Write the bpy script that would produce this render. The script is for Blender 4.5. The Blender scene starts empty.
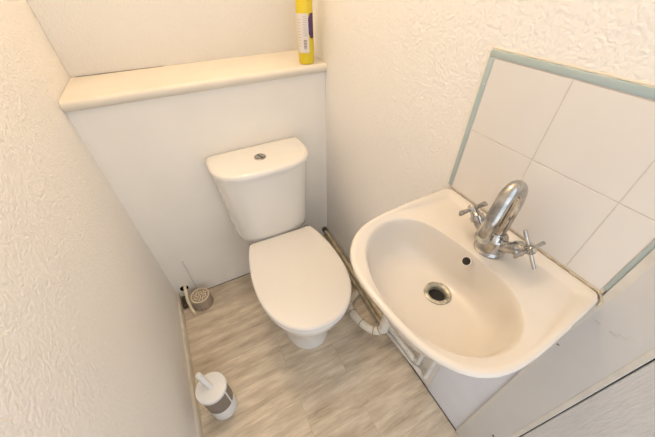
import bpy, bmesh, math, random
from mathutils import Vector, Matrix
random.seed(4)
sc = bpy.context.scene
COL = sc.collection
PI = math.pi
W = 0.896          # room width (left wall x=0, right wall x=W)
SH = 1.067         # height of the boxed-in ledge
DB = 0.252         # depth of the ledge
YD = -1.119        # where the door jamb begins
YJ = -1.221        # outer edge of the jamb
YH = -1.95         # far end of the bit of hall behind the camera
ZC = 2.62

# ------------------------------------------------------------------ materials
def nt(name):
    m = bpy.data.materials.new(name); m.use_nodes = True
    n = m.node_tree.nodes; l = m.node_tree.links
    return m, n, l, n['Principled BSDF']
def obj_coords(n, l, scale=(1, 1, 1), rot=(0, 0, 0)):
    tc = n.new('ShaderNodeTexCoord'); mp = n.new('ShaderNodeMapping')
    l.new(tc.outputs['Object'], mp.inputs['Vector'])
    mp.inputs['Scale'].default_value = scale; mp.inputs['Rotation'].default_value = rot
    return mp.outputs['Vector']
def noise(n, l, vec, scale, detail=3, rough=.5):
    t = n.new('ShaderNodeTexNoise'); l.new(vec, t.inputs['Vector'])
    t.inputs['Scale'].default_value = scale; t.inputs['Detail'].default_value = detail
    t.inputs['Roughness'].default_value = rough
    return t.outputs['Fac']
def ramp(n, l, fac, stops):
    r = n.new('ShaderNodeValToRGB'); l.new(fac, r.inputs['Fac'])
    e = r.color_ramp.elements
    while len(e) < len(stops): e.new(.5)
    for k, (p, c) in enumerate(stops):
        e[k].position = p; e[k].color = (*c, 1)
    return r.outputs['Color']
def mix(n, l, fac, a, b, mode='MIX'):
    x = n.new('ShaderNodeMix'); x.data_type = 'RGBA'; x.blend_type = mode
    for s, v in ((0, fac), (6, a), (7, b)):
        if isinstance(v, (int, float)): x.inputs[s].default_value = v
        elif isinstance(v, tuple): x.inputs[s].default_value = (*v, 1)
        else: l.new(v, x.inputs[s])
    return x.outputs[2]
def bump(n, l, b, h, strength, dist):
    x = n.new('ShaderNodeBump'); l.new(h, x.inputs['Height'])
    x.inputs['Strength'].default_value = strength; x.inputs['Distance'].default_value = dist
    l.new(x.outputs['Normal'], b.inputs['Normal'])
def simple(name, col, rough=.5, metal=0, var=.05, vscale=14, coat=0, spec=.5, bmp=0, bscale=60):
    m, n, l, b = nt(name)
    v = obj_coords(n, l)
    f = noise(n, l, v, vscale, 4)
    dark = tuple(c * (1 - var) for c in col); lite = tuple(min(1, c * (1 + var * .6)) for c in col)
    l.new(ramp(n, l, f, [(.3, dark), (.7, lite)]), b.inputs['Base Color'])
    b.inputs['Roughness'].default_value = rough; b.inputs['Metallic'].default_value = metal
    b.inputs['Coat Weight'].default_value = coat; b.inputs['Specular IOR Level'].default_value = spec
    if bmp: bump(n, l, b, noise(n, l, v, bscale, 3), bmp, .002)
    return m
def wallpaper(name, col, strength=.48, scale=135):
    m, n, l, b = nt(name)
    v = obj_coords(n, l)
    f = noise(n, l, v, 3, 3)
    l.new(ramp(n, l, f, [(.3, tuple(c * .975 for c in col)), (.7, col)]), b.inputs['Base Color'])
    b.inputs['Roughness'].default_value = .55
    b.inputs['Specular IOR Level'].default_value = .35
    d = n.new('ShaderNodeTexNoise'); l.new(v, d.inputs['Vector']); d.inputs['Scale'].default_value = 40
    ad = n.new('ShaderNodeVectorMath'); ad.operation = 'SCALE'; l.new(d.outputs['Color'], ad.inputs[0]); ad.inputs['Scale'].default_value = .02
    ad2 = n.new('ShaderNodeVectorMath'); l.new(v, ad2.inputs[0]); l.new(ad.outputs[0], ad2.inputs[1])
    vo = n.new('ShaderNodeTexVoronoi'); vo.feature = 'SMOOTH_F1'; l.new(ad2.outputs[0], vo.inputs['Vector'])
    vo.inputs['Scale'].default_value = scale; vo.inputs['Smoothness'].default_value = .6
    nz = noise(n, l, ad2.outputs[0], scale * .9, 2)
    mm = n.new('ShaderNodeMath'); mm.operation = 'MULTIPLY_ADD'
    l.new(vo.outputs['Distance'], mm.inputs[0]); mm.inputs[1].default_value = -.9; l.new(nz, mm.inputs[2])
    bump(n, l, b, mm.outputs[0], strength, 0.0032)
    return m

M = {}
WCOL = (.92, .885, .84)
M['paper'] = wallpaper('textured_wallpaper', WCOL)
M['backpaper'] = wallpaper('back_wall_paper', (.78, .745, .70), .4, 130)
M['paint'] = simple('smooth_wall_paint', (.91, .86, .785), .5, var=.03, vscale=5)
M['gloss'] = simple('gloss_paint', (.63, .605, .58), .32, var=.04, vscale=6)
M['ledge'] = simple('ledge_paint', (.755, .69, .585), .4, var=.04, vscale=7)
M['skirt'] = simple('skirting_paint', (.76, .69, .57), .42, var=.12, vscale=18)
M['ceil'] = simple('ceiling_paint', (.86, .83, .78), .8, var=.02)
M['china'] = simple('vitreous_china', (.84, .80, .74), .1, var=.015, vscale=4, coat=.5)
M['basin'] = simple('basin_glaze', (.765, .705, .63), .2, var=.02, vscale=5, coat=.25)
M['plastic'] = simple('white_seat_plastic', (.83, .79, .745), .25, var=.01)
M['chrome'] = simple('tarnished_chrome', (.50, .485, .46), .10, 1, var=.45, vscale=45)
M['steel'] = simple('scaled_waste_metal', (.62, .585, .49), .4, .55, var=.55, vscale=60)
M['dark'] = simple('dark_void', (.012, .01, .008), .8)
M['gap'] = simple('dirty_gap', (.10, .075, .05), .9, var=.5, vscale=60)
M['seal'] = simple('yellowed_sealant', (.60, .50, .34), .5, var=.35, vscale=40)
M['bead'] = simple('old_cream_paint', (.68, .635, .565), .4, var=.08, vscale=30)
M['seam'] = simple('pale_paper_seam', (.66, .57, .46), .7, var=.3, vscale=40)
M['coolpaint'] = simple('cool_white_board_paint', (.77, .79, .86), .4, var=.04, vscale=8)
M['tile'] = simple('white_wall_tile', (.79, .755, .72), .14, var=.02, vscale=6)
M['grout'] = simple('grout', (.66, .60, .54), .8, var=.15, vscale=30)
M['beige'] = simple('old_pipe_paint', (.56, .46, .30), .35, var=.3, vscale=25)
M['wpipe'] = simple('white_pipe_paint', (.74, .72, .68), .35, var=.12, vscale=30)
M['waste'] = simple('white_waste_plastic', (.76, .71, .62), .35, var=.12, vscale=30)
M['ring'] = simple('pipe_ring_groove', (.36, .29, .2), .5, var=.3)
M['bwhite'] = simple('brush_white_plastic', (.80, .79, .77), .35, var=.01)
M['bgrey'] = simple('brush_taupe_band', (.25, .205, .17), .5, var=.1)
M['pot'] = simple('taupe_plastic', (.40, .32, .25), .5, var=.05)
M['cream'] = simple('cream_pattern', (.78, .68, .50), .5, var=.05)
M['yellow'] = simple('yellow_bottle_plastic', (.78, .60, .03), .3, var=.04)
M['purple'] = simple('purple_label', (.09, .035, .13), .4, var=.1)
M['label'] = simple('label_white', (.76, .70, .66), .5, var=.03)
M['ink'] = simple('label_ink', (.22, .18, .17), .6, var=.1)
M['inkpale'] = simple('pale_label_ink', (.52, .46, .43), .6, var=.1)
M['red'] = simple('copper_stub', (.45, .32, .2), .4, .4)

# teal strip with scuffed paint
def teal():
    m, n, l, b = nt('teal_edging')
    v = obj_coords(n, l)
    f = noise(n, l, v, 90, 4, .6)
    t = noise(n, l, v, 9, 3)
    c = ramp(n, l, t, [(.3, (.39, .485, .49)), (.7, (.46, .54, .54))])
    k = ramp(n, l, f, [(.70, (0, 0, 0)), (.74, (1, 1, 1))])
    l.new(mix(n, l, k, c, (.72, .67, .58)), b.inputs['Base Color'])
    b.inputs['Roughness'].default_value = .4
    return m
M['teal'] = teal()

def vinyl():
    m, n, l, b = nt('grey_oak_vinyl_planks')
    v = obj_coords(n, l)
    br = n.new('ShaderNodeTexBrick'); l.new(v, br.inputs['Vector'])
    br.offset = .37; br.inputs['Scale'].default_value = 1
    br.inputs['Brick Width'].default_value = .62; br.inputs['Row Height'].default_value = .148
    br.inputs['Mortar Size'].default_value = .0009; br.inputs['Mortar Smooth'].default_value = .4
    br.inputs['Color1'].default_value = (.88, .88, .88, 1); br.inputs['Color2'].default_value = (1.08, 1.08, 1.07, 1)
    br.inputs['Mortar'].default_value = (.72, .70, .68, 1)
    # grain, offset per plank
    ad = n.new('ShaderNodeVectorMath'); ad.operation = 'MULTIPLY_ADD'
    l.new(br.outputs['Color'], ad.inputs[0]); ad.inputs[1].default_value = (7, 7, 7); l.new(v, ad.inputs[2])
    mp = n.new('ShaderNodeMapping'); l.new(ad.outputs[0], mp.inputs['Vector']); mp.inputs['Scale'].default_value = (3.6, 19, 1)
    g1 = noise(n, l, mp.outputs['Vector'], 1.6, 6, .62)
    mp2 = n.new('ShaderNodeMapping'); l.new(ad.outputs[0], mp2.inputs['Vector']); mp2.inputs['Scale'].default_value = (9, 120, 1)
    g2 = noise(n, l, mp2.outputs['Vector'], 1.5, 4, .6)
    mp3 = n.new('ShaderNodeMapping'); l.new(ad.outputs[0], mp3.inputs['Vector']); mp3.inputs['Scale'].default_value = (4, 9, 1)
    g3 = noise(n, l, mp3.outputs['Vector'], 1.5, 3, .5)
    c = ramp(n, l, g1, [(.25, (.44, .345, .25)), (.42, (.64, .53, .40)), (.60, (.78, .675, .535)), (.8, (.87, .78, .65))])
    c = mix(n, l, .5, c, ramp(n, l, g2, [(.35, (.75, .74, .73)), (.6, (1, 1, 1))]), 'MULTIPLY')
    c = mix(n, l, .8, c, ramp(n, l, g3, [(.3, (.80, .78, .76)), (.6, (1.0, 1.0, 1.0))]), 'MULTIPLY')
    c = mix(n, l, .75, c, br.outputs['Color'], 'MULTIPLY')
    l.new(c, b.inputs['Base Color'])
    b.inputs['Roughness'].default_value = .42
    bump(n, l, b, g2, .12, .001)
    return m
M['floor'] = vinyl()

def door_mat():
    m, n, l, b = nt('grained_white_door')
    v = obj_coords(n, l, (1, 60, 6))
    f = noise(n, l, v, 5, 4)
    l.new(ramp(n, l, f, [(.3, (.58, .555, .535)), (.7, (.64, .615, .59))]), b.inputs['Base Color'])
    b.inputs['Roughness'].default_value = .4
    bump(n, l, b, f, .35, .002)
    return m
M['door'] = door_mat()

# ------------------------------------------------------------------ mesh helpers
def ring(bm, pts): return [bm.verts.new(p) for p in pts]
def bridge(bm, a, b, mi=0):
    k = len(a)
    for i in range(k):
        f = bm.faces.new((a[i], a[(i + 1) % k], b[(i + 1) % k], b[i])); f.material_index = mi
def loft(bm, rings, cap0=True, cap1=True, mi=0):
    rs = [ring(bm, r) for r in rings]
    for a, b in zip(rs, rs[1:]): bridge(bm, a, b, mi)
    for c, r in ((cap0, rs[0]), (cap1, rs[-1])):
        if c:
            f = bm.faces.new(r); f.material_index = mi
    return rs
def add_box(bm, x0, y0, z0, x1, y1, z1, bev=0, mi=0, seg=2):
    P = [(x0, y0, z0), (x1, y0, z0), (x1, y1, z0), (x0, y1, z0), (x0, y0, z1), (x1, y0, z1), (x1, y1, z1), (x0, y1, z1)]
    v = [bm.verts.new(p) for p in P]
    fs = [bm.faces.new([v[i] for i in q]) for q in ((3, 2, 1, 0), (4, 5, 6, 7), (0, 1, 5, 4), (1, 2, 6, 5), (2, 3, 7, 6), (3, 0, 4, 7))]
    for f in fs: f.material_index = mi
    if bev:
        es = list({e for f in fs for e in f.edges})
        r = bmesh.ops.bevel(bm, geom=es, offset=bev, segments=seg, affect='EDGES', profile=.5)
        for f in r['faces']: f.material_index = mi
def add_lathe(bm, prof, origin=(0, 0, 0), axis=(0, 0, 1), n=32, mi=0, cap0=True, cap1=True):
    q = Vector((0, 0, 1)).rotation_difference(Vector(axis).normalized()); o = Vector(origin)
    rs = [[o + q @ Vector((max(r, 1e-5) * math.cos(2 * PI * i / n), max(r, 1e-5) * math.sin(2 * PI * i / n), z)) for i in range(n)] for r, z in prof]
    return loft(bm, rs, cap0, cap1, mi)
def catmull(pts, k=8):
    P = [Vector(p) for p in pts]; out = []
    P = [2 * P[0] - P[1]] + P + [2 * P[-1] - P[-2]]
    for i in range(1, len(P) - 2):
        a, b, c, d = P[i - 1:i + 3]
        for s in range(k):
            t = s / k
            out.append(.5 * (2 * b + (c - a) * t + (2 * a - 5 * b + 4 * c - d) * t * t + (3 * b - a - 3 * c + d) * t ** 3))
    out.append(P[-2]); return out
def fillet(pts, r, k=6):
    P = [Vector(p) for p in pts]; out = [P[0]]
    for i in range(1, len(P) - 1):
        a = (P[i - 1] - P[i]).normalized(); b = (P[i + 1] - P[i]).normalized()
        p0 = P[i] + a * r; p1 = P[i] + b * r
        for s in range(k + 1):
            t = s / k
            out.append((1 - t) ** 2 * p0 + 2 * t * (1 - t) * P[i] + t * t * p1)
    out.append(P[-1]); return out
def add_tube(bm, path, r, n=14, mi=0, caps=True):
    P = [Vector(p) for p in path]
    rad = r if isinstance(r, (list, tuple)) else [r] * len(P)
    T = []
    for i in range(len(P)):
        a = P[max(0, i - 1)]; b = P[min(len(P) - 1, i + 1)]
        T.append((b - a).normalized())
    ref = Vector((0, 0, 1)) if abs(T[0].z) < .9 else Vector((1, 0, 0))
    nrm = (ref - T[0] * ref.dot(T[0])).normalized()
    rs = []
    for i in range(len(P)):
        if i: nrm = (T[i - 1].rotation_difference(T[i]) @ nrm)
        nrm = (nrm - T[i] * nrm.dot(T[i])).normalized(); bi = T[i].cross(nrm)
        rs.append([P[i] + rad[i] * (math.cos(2 * PI * k / n) * nrm + math.sin(2 * PI * k / n) * bi) for k in range(n)])
    return loft(bm, rs, caps, caps, mi)
def empty(name, loc, label, cat, group=None):
    o = bpy.data.objects.new(name, None); COL.objects.link(o); o.location = loc; o.empty_display_size = .05
    tag(o, label, cat, group); return o
def tag(o, label=None, cat=None, group=None, kind=None):
    if label: o['label'] = label
    if cat: o['category'] = cat
    if group: o['group'] = group
    if kind: o['kind'] = kind
    return o
WORLD = {}
def obj(name, bm, mats, parent=None, smooth=True, sub=0, origin=None, label=None, ang=40):
    """links the bmesh (built in room coordinates) as one mesh; its origin sits at `origin`, or with its parent"""
    bmesh.ops.remove_doubles(bm, verts=bm.verts, dist=1e-6)
    bmesh.ops.recalc_face_normals(bm, faces=bm.faces)
    o0 = Vector(WORLD[parent]) if parent else Vector(origin or (0, 0, 0))
    bmesh.ops.translate(bm, verts=bm.verts, vec=-o0)
    me = bpy.data.meshes.new(name); bm.to_mesh(me); bm.free()
    for m in (mats if isinstance(mats, (list, tuple)) else [mats]): me.materials.append(m)
    o = bpy.data.objects.new(name, me); COL.objects.link(o)
    if parent: o.parent = parent
    else: o.location = o0
    WORLD[o] = o0
    if smooth:
        me.polygons.foreach_set('use_smooth', [True] * len(me.polygons))
        me.set_sharp_from_angle(angle=math.radians(ang))
    if sub:
        s = o.modifiers.new('Subdivision', 'SUBSURF'); s.levels = sub; s.render_levels = sub
    if label: o['label'] = label
    return o
def thing(name, loc, label, cat, group=None):
    o = empty(name, loc, label, cat, group); WORLD[o] = Vector(loc); return o
def struct(name, bm, mats, smooth=False, **k):
    o = obj(name, bm, mats, smooth=smooth, **k); o['kind'] = 'structure'; return o
def B(): return bmesh.new()

# ------------------------------------------------------------------ the room
b = B(); add_box(b, -.06, YH, -.05, W + .06, DB + .06, 0); struct('floor', b, M['floor'])
b = B(); add_box(b, -.06, YH, ZC, W + .06, DB + .06, ZC + .05); struct('ceiling', b, M['ceil'])
b = B(); add_box(b, -.06, YH, 0, 0, DB + .06, ZC); struct('wall_left', b, M['paper'])
b = B(); add_box(b, W, YD, 0, W + .06, DB + .06, ZC); struct('wall_right', b, M['paper'])
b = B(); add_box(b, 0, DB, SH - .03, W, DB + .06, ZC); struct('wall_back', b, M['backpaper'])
b = B(); add_box(b, 0, YJ, 2.03, W, YD, ZC); struct('wall_front', b, M['paper'])
# boxing below the ledge, with the round hole in its lower left corner
def boxing():
    b = B(); cx, cz, r, h, n = .043, .0745, .021, .0362, 32
    sq = []; ci = []
    for i in range(n):
        a = 2 * PI * i / n; c, s = math.cos(a), math.sin(a); k = h / max(abs(c), abs(s))
        sq.append(b.verts.new((cx + c * k, 0, cz + s * k))); ci.append(b.verts.new((cx + c * r, 0, cz + s * r)))
    bridge(b, sq, ci)
    deep = [b.verts.new((v.co.x, .05, v.co.z)) for v in ci]
    bridge(b, ci, deep, 1); b.faces.new(deep).material_index = 1
    x0, x1, z0, z1 = cx - h, cx + h, cz - h, cz + h
    T = SH - .034
    for q in ((0, 0, x0, T), (x1, 0, W, T), (x0, 0, x1, z0), (x0, z1, x1, T)):
        f = b.faces.new([b.verts.new(p) for p in ((q[0], 0, q[1]), (q[2], 0, q[1]), (q[2], 0, q[3]), (q[0], 0, q[3]))])
    # thin board ends so the panel has thickness along its top
    f = b.faces.new([b.verts.new(p) for p in ((0, 0, T), (W, 0, T), (W, .03, T), (0, .03, T))])
    o = struct('wall_boxing', b, [M['paint'], M['dark']])
boxing()
b = B(); add_box(b, 0.10, -.0012, 0.0003, W - .02, -.0002, .0042); obj('trim_2', b, M['gap'], smooth=False)['kind'] = 'structure'
b = B(); add_box(b, W - .0062, YD + .001, .0003, W - .0032, -.66, .0035); obj('trim_5', b, M['gap'], smooth=False)['kind'] = 'structure'
# skirting on the left wall
b = B()
prof = [(0, 0), (.010, 0), (.0095, .030), (.007, .041), (0, .047)]
loft(b, [[(x, YJ, z) for x, z in prof], [(x, -.0005, z + .02) if z > .02 else (x * .75, -.0005, z) for x, z in prof]])
struct('baseboard_left', b, M['skirt'], smooth=True)
# door jamb on the right, and the door leaf folded back against the hall wall
def jamb():
    b = B(); add_box(b, W - .009, YJ, 0, W + .05, YD, 2.03, .0035, 0)
    add_box(b, W + .002, YJ - .0022, 0, W + .045, YJ, 2.03, 0, 1)
    def chip(y, z, sx, sz, mi, x1, k0=1):
        pts = []
        for i in range(11):
            a = 2 * PI * i / 11; k = random.uniform(.7, 1.25) * k0
            pts.append((y + sx * k * math.cos(a), z + sz * k * math.sin(a)))
        loft(b, [[(W - .0088, p, q) for p, q in pts], [(x1, p, q) for p, q in pts]], mi=mi)
    for (y, z, sx, sz) in ((-1.1403, .8735, .0060, .0032), (-1.168, .874, .0075, .0026), (-1.177, .8815, .0080, .0024), (-1.187, .889, .0070, .0026)):
        chip(y, z - .0008, sx * .85, sz * .8, 3, W - .0093); chip(y, z, sx * .8, sz * .6, 0, W - .0100)
    chip(-1.1259, .757, .004, .0026, 1, W - .0095); chip(-1.1898, .2412, .0042, .0052, 1, W - .0095)
    # cream bead of old paint down both arrises
    q = [(YD + .0004, .012), (YD - .006, .012), (YD - .0065, .82), (YD - .0130, .95), (YD - .0135, 2.0), (YD + .0004, 2.0)]
    loft(b, [[(W - .006, y, z) for y, z in q], [(W - .0096, y, z) for y, z in q]], mi=2)
    add_box(b, W - .0094, YJ + .0015, .004, W - .006, YJ + .0115, 2.0, .0006, 2)
    return struct('trim_1', b, [M['gloss'], M['gap'], M['bead'], M['seal']])
jamb()
b = B(); add_box(b, W - .006, YH, .006, W + .034, YJ - .0022, 2.02, .002); struct('door_1', b, M['door'])
# seams where wallpaper meets in the corner above the ledge
b = B(); add_box(b, .0005, DB - .0014, SH + .002, .0014, DB - .0004, 1.7); obj('trim_3', b, M['seam'], smooth=False)['kind'] = 'structure'

b = B(); add_box(b, W - .003, YD + .0005, .0005, W - .0001, -.952, .80, .0005); struct('trim_4', b, M['coolpaint'])
# ------------------------------------------------------------------ ledge board
t = thing('ledge_board', (W / 2, .1, SH - .034), 'cream painted ledge board with rounded front edge on top of the white boxing', 'shelf')
b = B()
pr = [(DB - .001, SH - .034), (DB - .001, SH)]
for i in range(9):
    a = PI / 2 + PI * i / 8
    pr.append((-.008 + .014 * math.cos(a), SH - .017 + .017 * math.sin(a)))
loft(b, [[(.0015, y, z) for y, z in pr], [(W - .0015, y, z) for y, z in pr]])
obj('board', b, M['ledge'], t)
b = B()
xs = [.018 + .01 * i for i in range(30)]
yb = DB - .0015
low = []; up = []
for x in xs:
    k = max(0, 1 - abs(x - .12) / .16); w = .0004 + .0032 * k * (.35 + .65 * random.random())
    low.append((x, yb - w)); up.append((x, yb))
for i in range(len(xs) - 1):
    q = [(low[i]), (low[i + 1]), (up[i + 1]), (up[i])]
    v = [b.verts.new((p[0], p[1], SH + .0004)) for p in q] + [b.verts.new((p[0], p[1], SH + .0014)) for p in q]
    for ids in ((0, 1, 2, 3), (4, 5, 6, 7), (0, 1, 5, 4), (2, 3, 7, 6)): b.faces.new([v[j] for j in ids])
obj('crack', b, M['gap'], t, smooth=False, label='dark dirty crack along the back edge')

# ------------------------------------------------------------------ toilet
TX = .548
toilet = thing('toilet', (TX, -.35, 0), 'white close-coupled toilet with its lid down against the boxing', 'toilet')
def egg(cx, yb, yf, wb, wm, ym, z, n=64, pw=2.25, rot=0):
    """seat-like outline: straight back at yb (half width wb), widest wm at ym, round front at yf"""
    pts = []
    m = n // 2
    for i in range(n // 2 + 1):           # front half, right side to left side
        a = PI * i / m
        c, s = math.cos(a), math.sin(a)
        x = wm * math.copysign(abs(c) ** (2 / pw), c); y = ym - (ym - yf) * abs(s) ** (2 / pw)
        pts.append((x, y))
    k = n // 4
    def side(sg):
        out = []
        for i in range(1, k):
            u = i / k
            out.append((sg * (wm - (wm - wb) * u * u * (1.0 if u < .0 else 1)), ym + (yb - ym) * u))
        return out
    L = side(-1); Rr = side(1)
    pts += L + [(-wb, yb - .004), (-wb + .012, yb), (-wb * .4, yb), (wb * .4, yb), (wb - .012, yb), (wb, yb - .004)] + Rr[::-1]
    cr, sr = math.cos(rot), math.sin(rot); yc = -.2
    return [(cx + x * cr - (y - yc) * sr, yc + x * sr + (y - yc) * cr, z) for x, y in pts]
def scaled(pts, k, z, c):
    return [(c[0] + (p[0] - c[0]) * k, c[1] + (p[1] - c[1]) * k, z) for p in pts]
ROT = -.03
Z0 = .395
# seat lid, seat, pan
out = egg(TX + .004, -.214, -.705, .145, .185, -.450, 0, rot=ROT)
cc = (TX, -.445)
b = B()
loft(b, [scaled(out, k, z, cc) for k, z in ((.93, Z0 + .0205), (.985, Z0 + .0205), (.997, Z0 + .023), (1, Z0 + .028), (1, Z0 + .035), (.995, Z0 + .039), (.985, Z0 + .0412), (.95, Z0 + .0425), (.6, Z0 + .0438), (.3, Z0 + .0440))])
obj('seat_lid', b, M['plastic'], toilet)
b = B()
loft(b, [scaled(out, k, z, cc) for k, z in ((.93, Z0 + .002), (.976, Z0 + .002), (.988, Z0 + .006), (.990, Z0 + .012), (.982, Z0 + .0160), (.93, Z0 + .0170))])
obj('seat', b, M['plastic'], toilet)
b = B()
def panring(z, hw, yf, yb=-.215, wb=None, ym=None, pw=2.15):
    return egg(TX, yb, yf, wb or hw * .86, hw, ym if ym is not None else (yb * .45 + yf * .55), z, pw=pw, rot=ROT * (z / .4))
loft(b, [panring(0, .104, -0.574, -.17, .092, -.44), panring(.012, .104, -0.574, -.17, .092, -.44), panring(.03, .098, -0.566, -.17, .088, -.43), panring(.12, .100, -0.561, -.17, .092, -.43),
         panring(.20, .118, -0.600, -.17, .105, -.43), panring(.26, .142, -0.638, -.17, .118, -.43), panring(.31, .163, -0.670, -.17, .130, -.43), panring(.35, .174, -0.686, -.17, .136, -.43),
         panring(.380, .176, -0.689, -.17, .138, -.43), panring(Z0 - .003, .173, -0.685, -.17, .136, -.43), panring(Z0, .160, -0.672, -.175, .124, -.43)])
add_box(b, TX - .11, -.19, .33, TX + .11, -.03, Z0 + .0115, .008)   # the deck the cistern is bolted to
add_box(b, TX - .085, -.19, 0, TX + .085, -.06, .34, .015)
obj('pan', b, M['china'], toilet)
for s in (-1, 1):
    b = B(); add_lathe(b, [(.0095, 0), (.011, .002), (.011, .016), (.0095, .018)], (TX + s * .134 - .009, -.211, Z0 + .026), (1, 0, 0), 20)
    obj('hinge', b, M['dark'] if s < 0 else M['chrome'], toilet)
def dshape(hw, dep, side, z, n=40, yb=-.004):
    """straight back at the wall, gently bowed front with rounded corners"""
    r = min(.075, dep * .5); pts = [(TX - hw + .006, yb), (TX - hw, yb - .006)]
    ys = -side
    for i in range(n + 1):
        a = PI + PI * i / n
        c, s = math.cos(a), math.sin(a); e = 2 / 3.1
        x = hw * math.copysign(abs(c) ** e, c); y = ys - (dep - side) * abs(s) ** e
        pts.append((TX + x, y))
    pts += [(TX + hw, yb - .006), (TX + hw - .006, yb)]
    return [(x, y, z) for x, y in pts]
b = B()
C0 = Z0 + .012
loft(b, [dshape(.150, .190, .05, C0), dshape(.166, .204, .05, C0 + .003), dshape(.172, .2085, .05, C0 + .012), dshape(.175, .2085, .05, C0 + .04), dshape(.185, .207, .05, C0 + .17), dshape(.1965, .206, .05, .735), dshape(.198, .205, .05, .750), dshape(.190, .197, .05, .7505)])
cist = obj('cistern', b, M['china'], toilet)
b = B()
loft(b, [dshape(.194, .202, .045, .7535), dshape(.2025, .211, .045, .7535), dshape(.2058, .2148, .045, .7560), dshape(.2065, .2155, .045, .764), dshape(.2055, .2145, .045, .772), dshape(.201, .210, .045, .778), dshape(.190, .20, .045, .7812), dshape(.12, .13, .04, .7825)])
obj('cistern_lid', b, M['china'], cist)
BC = (.5455, -.108, .7825)
b = B(); add_lathe(b, [(.024, -.003), (.024, .003), (.0215, .0052), (.0195, .0045), (.0195, .0015)], BC, n=36, cap1=True)
obj('flush_button', b, [M['chrome']], cist)
for s in (-1, 1):
    b = B(); pts = []
    for i in range(15):
        a = -PI / 2 + PI * i / 14; pts.append((s * (.0022 + .0160 * math.cos(a)), .0165 * math.sin(a)))
    rot = .35; c0, s0 = math.cos(rot), math.sin(rot)
    pts = [(BC[0] + x * c0 - y * s0, BC[1] + x * s0 + y * c0) for x, y in pts]
    loft(b, [[(x, y, BC[2] + .0012) for x, y in pts], [(x, y, BC[2] + .0046) for x, y in pts]])
    obj('button_half', b, M['chrome'], cist)

# ------------------------------------------------------------------ wash basin
RZ = .925
N = 96
OUT = [(W - .001, -.742), (.875, -.740), (.80, -.741), (.729, -.744), (.665, -.7495), (.621, -.7575), (.588, -.771), (.563, -.792), (.543, -.817), (.531, -.844), (.525, -.872), (.524, -.904), (.526, -.945), (.530, -.989), (.536, -1.025), (.545, -1.057), (.562, -1.090), (.585, -1.114), (.613, -1.128), (.645, -1.1335), (.674, -1.135), (.72, -1.133), (.757, -1.130), (.80, -1.1275), (.832, -1.125), (.87, -1.122), (W - .014, -1.119), (W - .0115, -1.1155), (W - .001, -1.112)]
BWL = [(.5793, -.8163), (.5618, -.8537), (.5484, -.8942), (.5440, -.9216), (.5440, -.9667), (.5514, -1.0098), (.5612, -1.0378), (.5754, -1.0626), (.5942, -1.0839), (.6172, -1.0995), (.6427, -1.107), (.6689, -1.109), (.6968, -1.105), (.7200, -1.0942), (.7384, -1.0772), (.7560, -1.0531), (.7650, -1.0274), (.7690, -.9963), (.7690, -.9591), (.7660, -.916), (.7610, -.8794), (.7510, -.8329), (.7361, -.8010), (.7113, -.7795), (.6756, -.7705), (.6459, -.7733), (.6132, -.7877)]
BO = (.711, -.933)
def polar(poly, c, n):
    P = [(x - c[0], y - c[1]) for x, y in poly]; res = []
    for i in range(n):
        a = 2 * PI * i / n; d = (math.cos(a), math.sin(a)); best = None
        for j in range(len(P)):
            p, q = P[j], P[(j + 1) % len(P)]
            ex, ey = q[0] - p[0], q[1] - p[1]
            den = d[0] * ey - d[1] * ex
            if abs(den) < 1e-9: continue
            tt = (p[0] * ey - p[1] * ex) / den; u = (p[0] * d[1] - p[1] * d[0]) / den
            if tt > 0 and -1e-6 <= u <= 1 + 1e-6: best = tt if best is None else max(best, tt)
        res.append(best)
    return res
def smooth_r(r, k):
    n = len(r)
    for _ in range(k): r = [(r[i - 1] + 2 * r[i] + r[(i + 1) % n]) / 4 for i in range(n)]
    return r
def smooth_poly(poly, k=6):
    return [tuple(p[:2]) for p in catmull([(*p, 0) for p in poly] + [(*poly[0], 0)], k)]
RO = polar(OUT, BO, N)
_s = smooth_r(RO, 5)
RO = [_s[i] if math.cos(2 * PI * i / N) < .35 else RO[i] for i in range(N)]
RB = smooth_r(polar(smooth_poly(BWL), BO, N), 8)
def pr_ring(f, z):
    out = []
    for i in range(N):
        a = 2 * PI * i / N; r = f(RO[i], RB[i]); zz = z(RO[i], RB[i]) if callable(z) else z
        x = BO[0] + r * math.cos(a); y = BO[1] + r * math.sin(a)
        out.append((min(x, W - .001), y, zz))
    return out
RIGHT = [max(0, -math.sin(2 * PI * i / N)) ** 2 * max(0, min(1, .55 + math.cos(2 * PI * i / N))) for i in range(N)]
def side_ring(d0, d1, z):        # undercut d0 at the front, d1 along the right hand side
    ins = [d0 * (1 - w) + d1 * w for w in RIGHT]
    return [(min(BO[0] + (RO[i] - ins[i]) * math.cos(2 * PI * i / N), W - .001), BO[1] + (RO[i] - ins[i]) * math.sin(2 * PI * i / N), z) for i in range(N)]
def inw(d): return lambda o, q: o - d                    # a fixed distance inside the outer edge
def bet(t, d=.014): return lambda o, q: (o - d) * (1 - t) + q * t
bowl_prof = [(1.0, 0.0), (.985, -.0025), (.965, -.008), (.945, -.017), (.915, -.032), (.86, -.053), (.78, -.073), (.66, -.088), (.50, -.098), (.30, -.1035), (.12, -.1065)]
DR = .0302
RI = RZ - .007
b = B()
def wide(o, q): return max(0.0, min(1.0, (o - q - .030) / .05))
def dip(full, narrow): return lambda o, q: RZ - (full * wide(o, q) + narrow * (1 - wide(o, q)))
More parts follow.
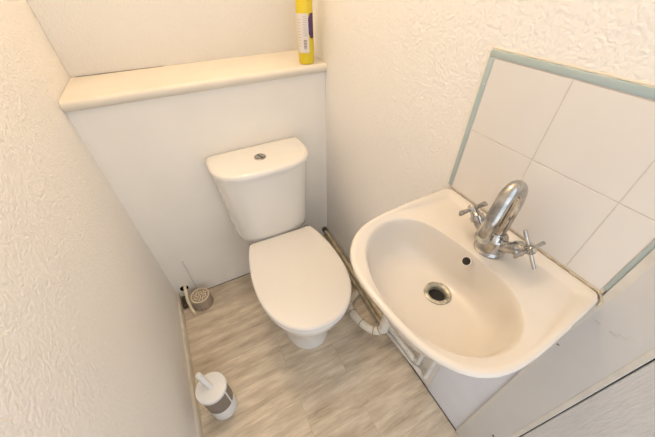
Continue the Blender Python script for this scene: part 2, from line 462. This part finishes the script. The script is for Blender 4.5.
rings = [pr_ring(lambda o, q: q * .30, RZ - .150), pr_ring(lambda o, q: q * .62, RZ - .138), pr_ring(lambda o, q: q * .86, RZ - .105), [(min(BO[0] + r * math.cos(2 * PI * i / N), W - .001), BO[1] + r * math.sin(2 * PI * i / N), RZ - .062) for i, r in enumerate(RB[k] * .95 * (1 - RIGHT[k]) + (RO[k] - .02) * RIGHT[k] for k in range(N))],
         side_ring(.022, .005, RZ - .036), side_ring(.010, .0025, RZ - .019), side_ring(.0025, .0012, RZ - .0135), pr_ring(inw(.0003), RZ - .0095), pr_ring(inw(0), RZ - .006), pr_ring(inw(.0008), RZ - .003), pr_ring(inw(.003), RZ - .0008), pr_ring(inw(.006), RZ),
         pr_ring(bet(.0, .009), dip(.0004, .0003)), pr_ring(bet(.10, .010), dip(.0030, .0006)), pr_ring(bet(.15, .010), dip(.0078, .0010)), pr_ring(bet(.21, .010), dip(.0092, .0014)), pr_ring(bet(.34, .010), dip(.0095, .0022)), pr_ring(bet(.85, .010), dip(.0075, .0060))]
for k, dz in bowl_prof:
    rings.append(pr_ring(lambda o, q, k=k: DR * 1.02 + (q - DR * 1.02) * k, RI + dz))
DR = .0302
rings.append([(BO[0] + DR * math.cos(2 * PI * i / N), BO[1] + DR * math.sin(2 * PI * i / N), RI - .1075) for i in range(N)])
rings.append([(BO[0] + DR * .78 * math.cos(2 * PI * i / N), BO[1] + DR * .8 * math.sin(2 * PI * i / N), RI - .132) for i in range(N)])
DZ = RI - .1075
basin = thing('wash_basin', (W, -.93, RZ), 'small white wall-hung wash basin below the tiled splashback', 'sink')
loft(b, rings, True, True)
bas = obj('bowl', b, M['basin'], basin, ang=60)
# pop-up waste flange
wst = B()
o = (BO[0], BO[1], DZ)
add_lathe(wst, [(.0300, .0006), (.0296, .0028), (.026, .0040), (.0225, .0030), (.0198, .0002), (.0188, -.004), (.0180, -.018)], o, n=40, cap0=False, cap1=False)
wasteo = obj('waste_flange', wst, M['steel'], basin, label='scaled chrome waste ring')
wst = B(); add_lathe(wst, [(.0182, -.0105), (.0150, -.0118), (.001, -.012)], o, n=32)
obj('plughole', wst, M['dark'], wasteo)
# overflow hole on the back slope of the bowl
ov = Vector((.7565, -.9385, RZ - .0215)); nv = Vector((-.76, 0.0, .65)).normalized()
b = B(); add_lathe(b, [(.0096, -.006), (.0100, .0012), (.0086, .0016), (.0078, .0004)], ov, nv, 28)
ovo = obj('overflow_ring', b, M['basin'], basin)
b = B(); add_lathe(b, [(.0082, -.004), (.0084, .0017), (.001, .0018)], ov, nv, 28)
obj('overflow_hole', b, M['dark'], ovo)
# sealant bead along the tiles
b = B()
path = [(W - .0055, -.748 - i * .3605 / 40, RZ + .003 + .0012 * math.sin(i * 2.1)) for i in range(41)] + [(W - .0105, -1.1175, RZ + .001), (W - .0115, -1.1225, RZ - .006), (W - .0115, -1.1235, RZ - .02)]
add_tube(b, path, [.0013 + (.0011 * abs(math.sin(i * 1.3)) + .0004 if i > 22 else .0) for i in range(len(path))], 8)
obj('sealant', b, M['seal'], basin, label='yellowed sealant bead')
# drips of sealant left round the waste
# ------------------------------------------------------------------ mixer tap
TC = Vector((.812, -.941, RI))
tap = thing('mixer_tap', TC, 'chrome swan-neck mixer tap with two cross handles on the basin ledge', 'tap')
b = B(); add_lathe(b, [(.030, 0.0003), (.0305, .003), (.027, .006), (.0255, .010), (.0255, .034), (.0235, .041), (.017, .046), (.0155, .052)], TC, n=36)
obj('tap_body', b, M['chrome'], tap)
b = B()
sp = catmull([TC + Vector(p) for p in ((0, 0, .044), (.004, 0, .085), (.005, 0, .125), (-.002, 0, .152), (-.018, -.001, .164), (-.035, -.002, .153), (-.043, -.003, .124), (-.049, -.003, .090), (-.053, -.003, .064))], 6)
add_tube(b, sp, [.0142 - .0016 * i / (len(sp) - 1) for i in range(len(sp))], 20)
spo = obj('spout', b, M['chrome'], tap)
b = B(); add_lathe(b, [(.0136, -.004), (.0136, .008), (.0105, .0085), (.0105, .006)], sp[-1], (0.02, 0, -1), 24)
obj('aerator', b, M['steel'], spo)
for s in (1, -1):
    ax = Vector((-.05, s * math.cos(math.radians(39)), math.sin(math.radians(39)))).normalized()
    p0 = TC + Vector((0, s * .014, .020))
    b = B(); add_lathe(b, [(.0118, 0), (.0118, .040), (.0148, .041), (.0148, .050), (.0105, .053), (.0080, .062)], p0, ax, 26)
    val = obj('valve', b, M['chrome'], tap)
    b = B(); hc = p0 + ax * .066
    add_lathe(b, [(.0075, -.008), (.0092, -.004), (.0092, .006), (.0078, .0085), (.003, .0095)], hc, ax, 24)
    u = Vector((1, 0, 0)); u = (u - ax * u.dot(ax)).normalized(); v = ax.cross(u)
    for k in range(4):
        d = (u, v, -u, -v)[k]
        b2 = hc + ax * .001
        add_tube(b, [b2 + d * .004, b2 + d * .0375], .0036, 12)
    obj('cross_handle', b, M['chrome'], tap)
    # coloured-less end button
    b = B(); add_lathe(b, [(.0045, 0), (.0045, .0016), (.003, .002)], hc + ax * .0096, ax, 18)
    obj('handle_cap', b, M['steel'], tap)

# ------------------------------------------------------------------ tiled splashback
YL, YR, ZB, ZT = -.7375, -1.1185, .9275, 1.2465
splash = thing('tile_splashback', (W, -.93, ZB), 'white square tiled splashback with teal edging on the wall above the basin', 'splashback')
b = B(); add_box(b, W - .0063, YR + .003, ZB, W - .0004, YL - .003, ZT - .003, 0, 1)
ys = [YL - .0125, -.8995, -1.0480, YR + .0085]; zs = [ZB + .004, 1.0885, ZT - .0135]
g = .0007
for i in range(3):
    for j in range(2):
        add_box(b, W - .0068, ys[i + 1] + g, zs[j] + g, W - .003, ys[i] - g, zs[j + 1] - g, .0008, 0, 1)
obj('tiles', b, [M['tile'], M['grout']], splash, smooth=False)
def strip(y0, z0, y1, z1, crack=False):
    b = B(); add_box(b, W - .0078, min(y0, y1), z0, W - .0004, max(y0, y1), z1, .0012)
    return obj('edging_strip', b, M['teal'], splash, smooth=True)
strip(YL - .0120, ZB + .006, YL, ZT - .0122)
strip(YR, ZT - .0120, YL, ZT)
strip(YR, ZB + .012, YR + .0080, ZT - .0122)
b = B()
add_tube(b, [(W - .0005, YL + .001 - i * .0128, ZT + .0012) for i in range(30)], [.0022 + .001 * math.sin(i * 1.7) for i in range(30)], 6)
obj('top_bead', b, M['ledge'], splash)

# ------------------------------------------------------------------ pipes by the right wall
PA = [(W - .022, -.0015, .150), (W - .022, -.879, .112), (W - .022, -.879, .50), (W - .022, -.879, .74)]
PB = [(W - .022, -.0015, .088), (W - .022, -.931, .085), (W - .022, -.931, .50), (W - .022, -.931, .74)]
for nm, P, lab in (('A', PA, 'upper of the two painted pipes running low along the right wall'), ('B', PB, 'lower of the two painted pipes running low along the right wall')):
    root = thing('water_pipe', (W - .022, -.45, P[0][2]), lab, 'pipe')
    b = B(); zj = .094 if nm == 'A' else .042; add_tube(b, [P[0], (P[0][0], -.34, (P[0][2] + zj) / 2), (P[0][0], -.668, zj)], .0112, 16)
    obj('old_pipe', b, M['beige'], root, label='beige painted run by the toilet')
    b = B(); q = fillet([(P[0][0], -.6685, zj), P[1], P[2], P[3]], .022)
    add_tube(b, q, .0095, 16)
    obj('white_pipe', b, M['wpipe'], root, label='white painted run under the basin')
    b = B(); add_tube(b, [(P[0][0], P[1][1] + .060, P[1][2]), (P[0][0], P[1][1] + .024, P[1][2])], .0122, 16)
    obj('pipe_collar', b, M['wpipe'], root)
    if nm == 'A':
        b = B(); add_tube(b, [(P[0][0], -.002, P[0][2]), (P[0][0], -.028, P[0][2] - .0022)], .0145, 16)
        obj('pipe_collar', b, M['gap'], root, label='dark brown collar at the boxing')
# waste pipe: down from the trap, round a bend, and back to the wall under the two pipes
wp = thing('waste_pipe', (.83, -.66, .05), 'white plastic waste pipe bending round below the wash basin', 'pipe')
path = catmull([(.837, -.690, .52), (.837, -.688, .35), (.837, -.687, .20), (.834, -.686, .135), (.816, -.680, .104), (.788, -.650, .098), (.768, -.600, .096), (.762, -.545, .090), (.770, -.495, .078), (.795, -.458, .055), (.835, -.430, .026), (W - .004, -.405, .0195)], 8)
b = B(); add_tube(b, path, [.0190 if 8 < i < 72 else .0172 for i in range(len(path))], 20); obj('bend', b, M['waste'], wp)
for k, w in ((30, .0206), (37, .0214), (47, .0206), (57, .0214), (66, .0206)):
    b = B(); d = (path[k + 1] - path[k - 1]).normalized()
    add_tube(b, [path[k] - d * .0016, path[k] + d * .0016], w, 20)
    obj('joint_ring', b, M['ring'], wp, label='dark joint ring')
b = B(); add_lathe(b, [(.0185, -.022), (.0215, -.020), (.0215, .022), (.019, .026)], (.837, -.687, .16), (0, 0, 1), 24); obj('collar', b, M['waste'], wp)
b = B(); bmesh.ops.create_uvsphere(b, u_segments=24, v_segments=14, radius=.0225, matrix=Matrix.Translation((.835, -.687, .122))); obj('elbow', b, M['wpipe'], wp)
b = B(); add_tube(b, fillet([(.837, -.690, .515), (.837, -.690, .60), (.70, -.937, .60), (.70, -.937, .772)], .03), .0172, 18); obj('trap', b, M['waste'], wp)

# ------------------------------------------------------------------ toilet brush set
BX, BY = .1056, -.6225
brush = thing('toilet_brush', (BX, BY, 0), 'white toilet brush holder with a taupe band, standing by the left skirting', 'toilet brush')
b = B(); add_lathe(b, [(.047, 0), (.0505, .004), (.0505, .084), (.0500, .085)], (BX, BY, 0), n=48); obj('holder', b, M['bwhite'], brush)
b = B(); add_lathe(b, [(.0495, .085), (.0507, .086), (.0505, .197), (.049, .198)], (BX, BY, 0), n=48); obj('band', b, M['bgrey'], brush, label='taupe band')
b = B(); add_lathe(b, [(.048, .1985), (.0530, .199), (.0548, .202), (.0548, .212), (.0533, .216), (.047, .2178), (.012, .219)], (BX, BY, 0), n=48); lid = obj('lid', b, M['bwhite'], brush)
b = B(); h0 = Vector((BX - .001, BY + .002, .218)); hd = Vector((-.22, .27, 1)).normalized()
add_lathe(b, [(.0130, 0), (.0105, .004), (.0095, .010), (.0105, .078), (.0098, .084), (.004, .0865)], h0, hd, 24); obj('handle', b, M['bwhite'], brush)
b = B(); R0 = .0513
for i in range(2):
    a = math.radians(-38)
    pts = [(BX + R0 * math.cos(a + d), BY + R0 * math.sin(a + d)) for d in (-.05, 0, .05)]
loft(b, [[(BX + (R0 - .0006) * math.cos(a + d), BY + (R0 - .0006) * math.sin(a + d), z) for d, z in ((-.06, .087), (.06, .087), (.06, .196), (-.06, .196))], [(BX + R0 * math.cos(a + d), BY + R0 * math.sin(a + d), z) for d, z in ((-.06, .087), (.06, .087), (.06, .196), (-.06, .196))]])
obj('seam', b, M['bwhite'], brush, label='white vertical gap in the band')

# ------------------------------------------------------------------ taupe pot with a swirl top
PX, PY, PH = .1090, -.080, .070
pot = thing('air_freshener', (PX, PY, 0), 'small taupe pot with a cream swirl-patterned top in the corner by the boxing', 'air freshener')
b = B(); add_lathe(b, [(.050, 0), (.0515, .003), (.0475, PH - .004), (.046, PH - .001), (.030, PH - .0005)], (PX, PY, 0), n=40); obj('pot_body', b, M['pot'], pot)
b = B(); add_lathe(b, [(.0462, PH - .003), (.0462, PH + .0025), (.0415, PH + .0030), (.0405, PH)], (PX, PY, 0), n=40, cap0=False, cap1=False); top = obj('top_rim', b, M['cream'], pot)
b = B()
def swirl(pts, r=.0026):
    add_tube(b, catmull([(PX + x * .036, PY + y * .036, PH + .0008) for x, y in pts], 6), r, 6)
swirl([(-.9, -.25), (-.5, -.5), (-.25, -.15), (-.55, .05), (-.75, -.2)])
swirl([(-.3, -.85), (0, -.5), (.05, -.1), (-.15, .25), (.1, .6), (.35, .35), (.15, .1)])
swirl([(.2, -.9), (.35, -.5), (.7, -.45), (.8, -.1), (.5, .05), (.4, -.2)])
swirl([(-.8, .3), (-.5, .35), (-.35, .65), (-.1, .9)])
swirl([(.9, .2), (.65, .35), (.55, .7)])
obj('swirl_pattern', b, M['cream'], top, label='cream scroll pattern')
b = B(); a = math.radians(-95)
loft(b, [[(PX + r * math.cos(a + d), PY + r * math.sin(a + d), z) for d, z in ((-.20, .010), (.24, .010), (.24, .019), (-.20, .019))] for r in (.0500, .0512)])
obj('slot', b, M['dark'], pot, label='small dark slot near the foot')
# thin rod leaning on the boxing behind the pot
rod = thing('thin_rod', (.098, -.012, .03), 'thin grey rod with a white tip leaning on the boxing behind the taupe pot', 'rod')
b = B(); add_tube(b, [(.1015, -.020, .002), (.0955, -.0052, .262)], .0026, 10); obj('stick', b, M['wpipe'], rod)
b = B(); add_lathe(b, [(.003, 0), (.0055, .003), (.0055, .011), (.003, .014)], (.0955, -.0065, .258), (-.02, .0, 1), 16); obj('tip', b, M['bwhite'], rod, label='white tip')
# flat cream hose out of the hole in the boxing
b = B()
hp = catmull([(.047, .035, .082), (.048, -.006, .084), (.049, -.032, .078), (.046, -.062, .055), (.049, -.095, .026), (.055, -.118, .011), (.064, -.136, .010)], 6)
add_tube(b, hp, .0085, 12)
hose = obj('overflow_hose', b, M['cream'], None, origin=(.05, -.06, 0)); tag(hose, 'cream plastic hose from the round hole down to the floor', 'hose')
# brown stub of timber in the corner
b = B(); add_box(b, .0110, -.075, 0.0002, .036, -.004, .022, .002)
st = obj('timber_offcut', b, M['gap'], None, smooth=False, origin=(.02, -.04, 0)); tag(st, 'dark brown strip of timber on the floor in the left corner', 'offcut')

# ------------------------------------------------------------------ yellow bottle
QX, QY = .8255, .0215
bot = thing('cleaner_bottle', (QX, QY, SH), 'yellow cleaner bottle with white and purple label on the ledge', 'bottle')
b = B(); BR = .0305
add_lathe(b, [(.026, 0.0004), (.0285, .002), (BR, .007), (BR, .21), (.0285, .222), (.022, .236), (.0145, .246), (.0135, .256)], (QX, QY, SH), n=48); obj('bottle_body', b, M['yellow'], bot)
b = B(); add_lathe(b, [(.017, .2565), (.0175, .259), (.0165, .292), (.014, .296), (.001, .2965)], (QX, QY, SH), n=32); obj('cap', b, M['purple'], bot)
def patch(b, a0, a1, z0, z1, r, mi=0, n=10, cut=0):
    inn = []; outr = []
    prof = []
    for i in range(n + 1):
        a = a0 + (a1 - a0) * i / n; u = i / n
        c = cut * max(0, 1 - u / .3)
        prof.append((math.radians(a), z0 + c, z1 - c))
    f = lambda rr: [(QX + rr * math.cos(a), QY + rr * math.sin(a), SH + z) for a, z, _ in prof] + [(QX + rr * math.cos(a), QY + rr * math.sin(a), SH + z) for a, _, z in prof[::-1]]
    A = f(r - .0006); Bq = f(r)
    va = [b.verts.new(p) for p in A]; vb = [b.verts.new(p) for p in Bq]; k = len(va)
    for i in range(n):
        for v in (va, vb):
            b.faces.new((v[i], v[i + 1], v[k - 2 - i], v[k - 1 - i])).material_index = mi
    for i in range(k):
        b.faces.new((va[i], va[(i + 1) % k], vb[(i + 1) % k], vb[i])).material_index = mi
b = B(); patch(b, -178, -89, .042, .166, BR + .0005); lab = obj('label', b, M['label'], bot, label='white printed label')
b = B(); patch(b, -89, -38, .088, .166, BR + .0006, cut=.016); obj('label_panel', b, M['purple'], bot, label='purple label panel')
b = B()
for i in range(11): patch(b, -128, -128 + random.uniform(22, 31), .098 + i * .0058, .0995 + i * .0058, BR + .0007, 1, 4)
for i in range(10): patch(b, -166, -166 + random.uniform(16, 26), .064 + i * .0092, .0655 + i * .0092, BR + .0007, 1, 4)
obj('label_lines', b, [M['ink'], M['inkpale']], lab)
b = B()
for i in range(9): patch(b, -126, -104, .055 + i * .0034, .0565 + i * .0034 + (i % 3) * .0004, BR + .0007, 0, 4)
obj('barcode', b, M['ink'], lab, label='small barcode')

# ------------------------------------------------------------------ light and camera
L = bpy.data.lights.new('ceiling_bulb', 'POINT'); L.energy = 16.2; L.color = (1.0, .79, .55); L.shadow_soft_size = .11
lo = bpy.data.objects.new('ceiling_bulb', L); COL.objects.link(lo); lo.location = (.44, -.22, 2.46)
wd = bpy.data.worlds.new('World'); sc.world = wd; wd.use_nodes = True
bg = wd.node_tree.nodes['Background']; bg.inputs['Color'].default_value = (.86, .92, 1, 1); bg.inputs['Strength'].default_value = 1.7

cd = bpy.data.cameras.new('Camera'); cam = bpy.data.objects.new('Camera', cd); COL.objects.link(cam)
R = Vector((.89168355, -.45257389, -.00879285)); U = Vector((.30767366, .59171728, .74512252)); F = Vector((.33202012, .66711883, -.66686964))
mw = Matrix((R, U, -F)).transposed().to_4x4(); mw.translation = Vector((.321104, -1.161552, 1.380624))
cam.matrix_world = mw
cd.sensor_width = 36; cd.lens = 291.88 / 655 * 36; cd.clip_start = .01
sc.camera = cam
sc.view_settings.view_transform = 'Standard'; sc.view_settings.look = 'None'
sc.view_settings.exposure = .06; sc.view_settings.gamma = 1
sc.view_settings.use_curve_mapping = False
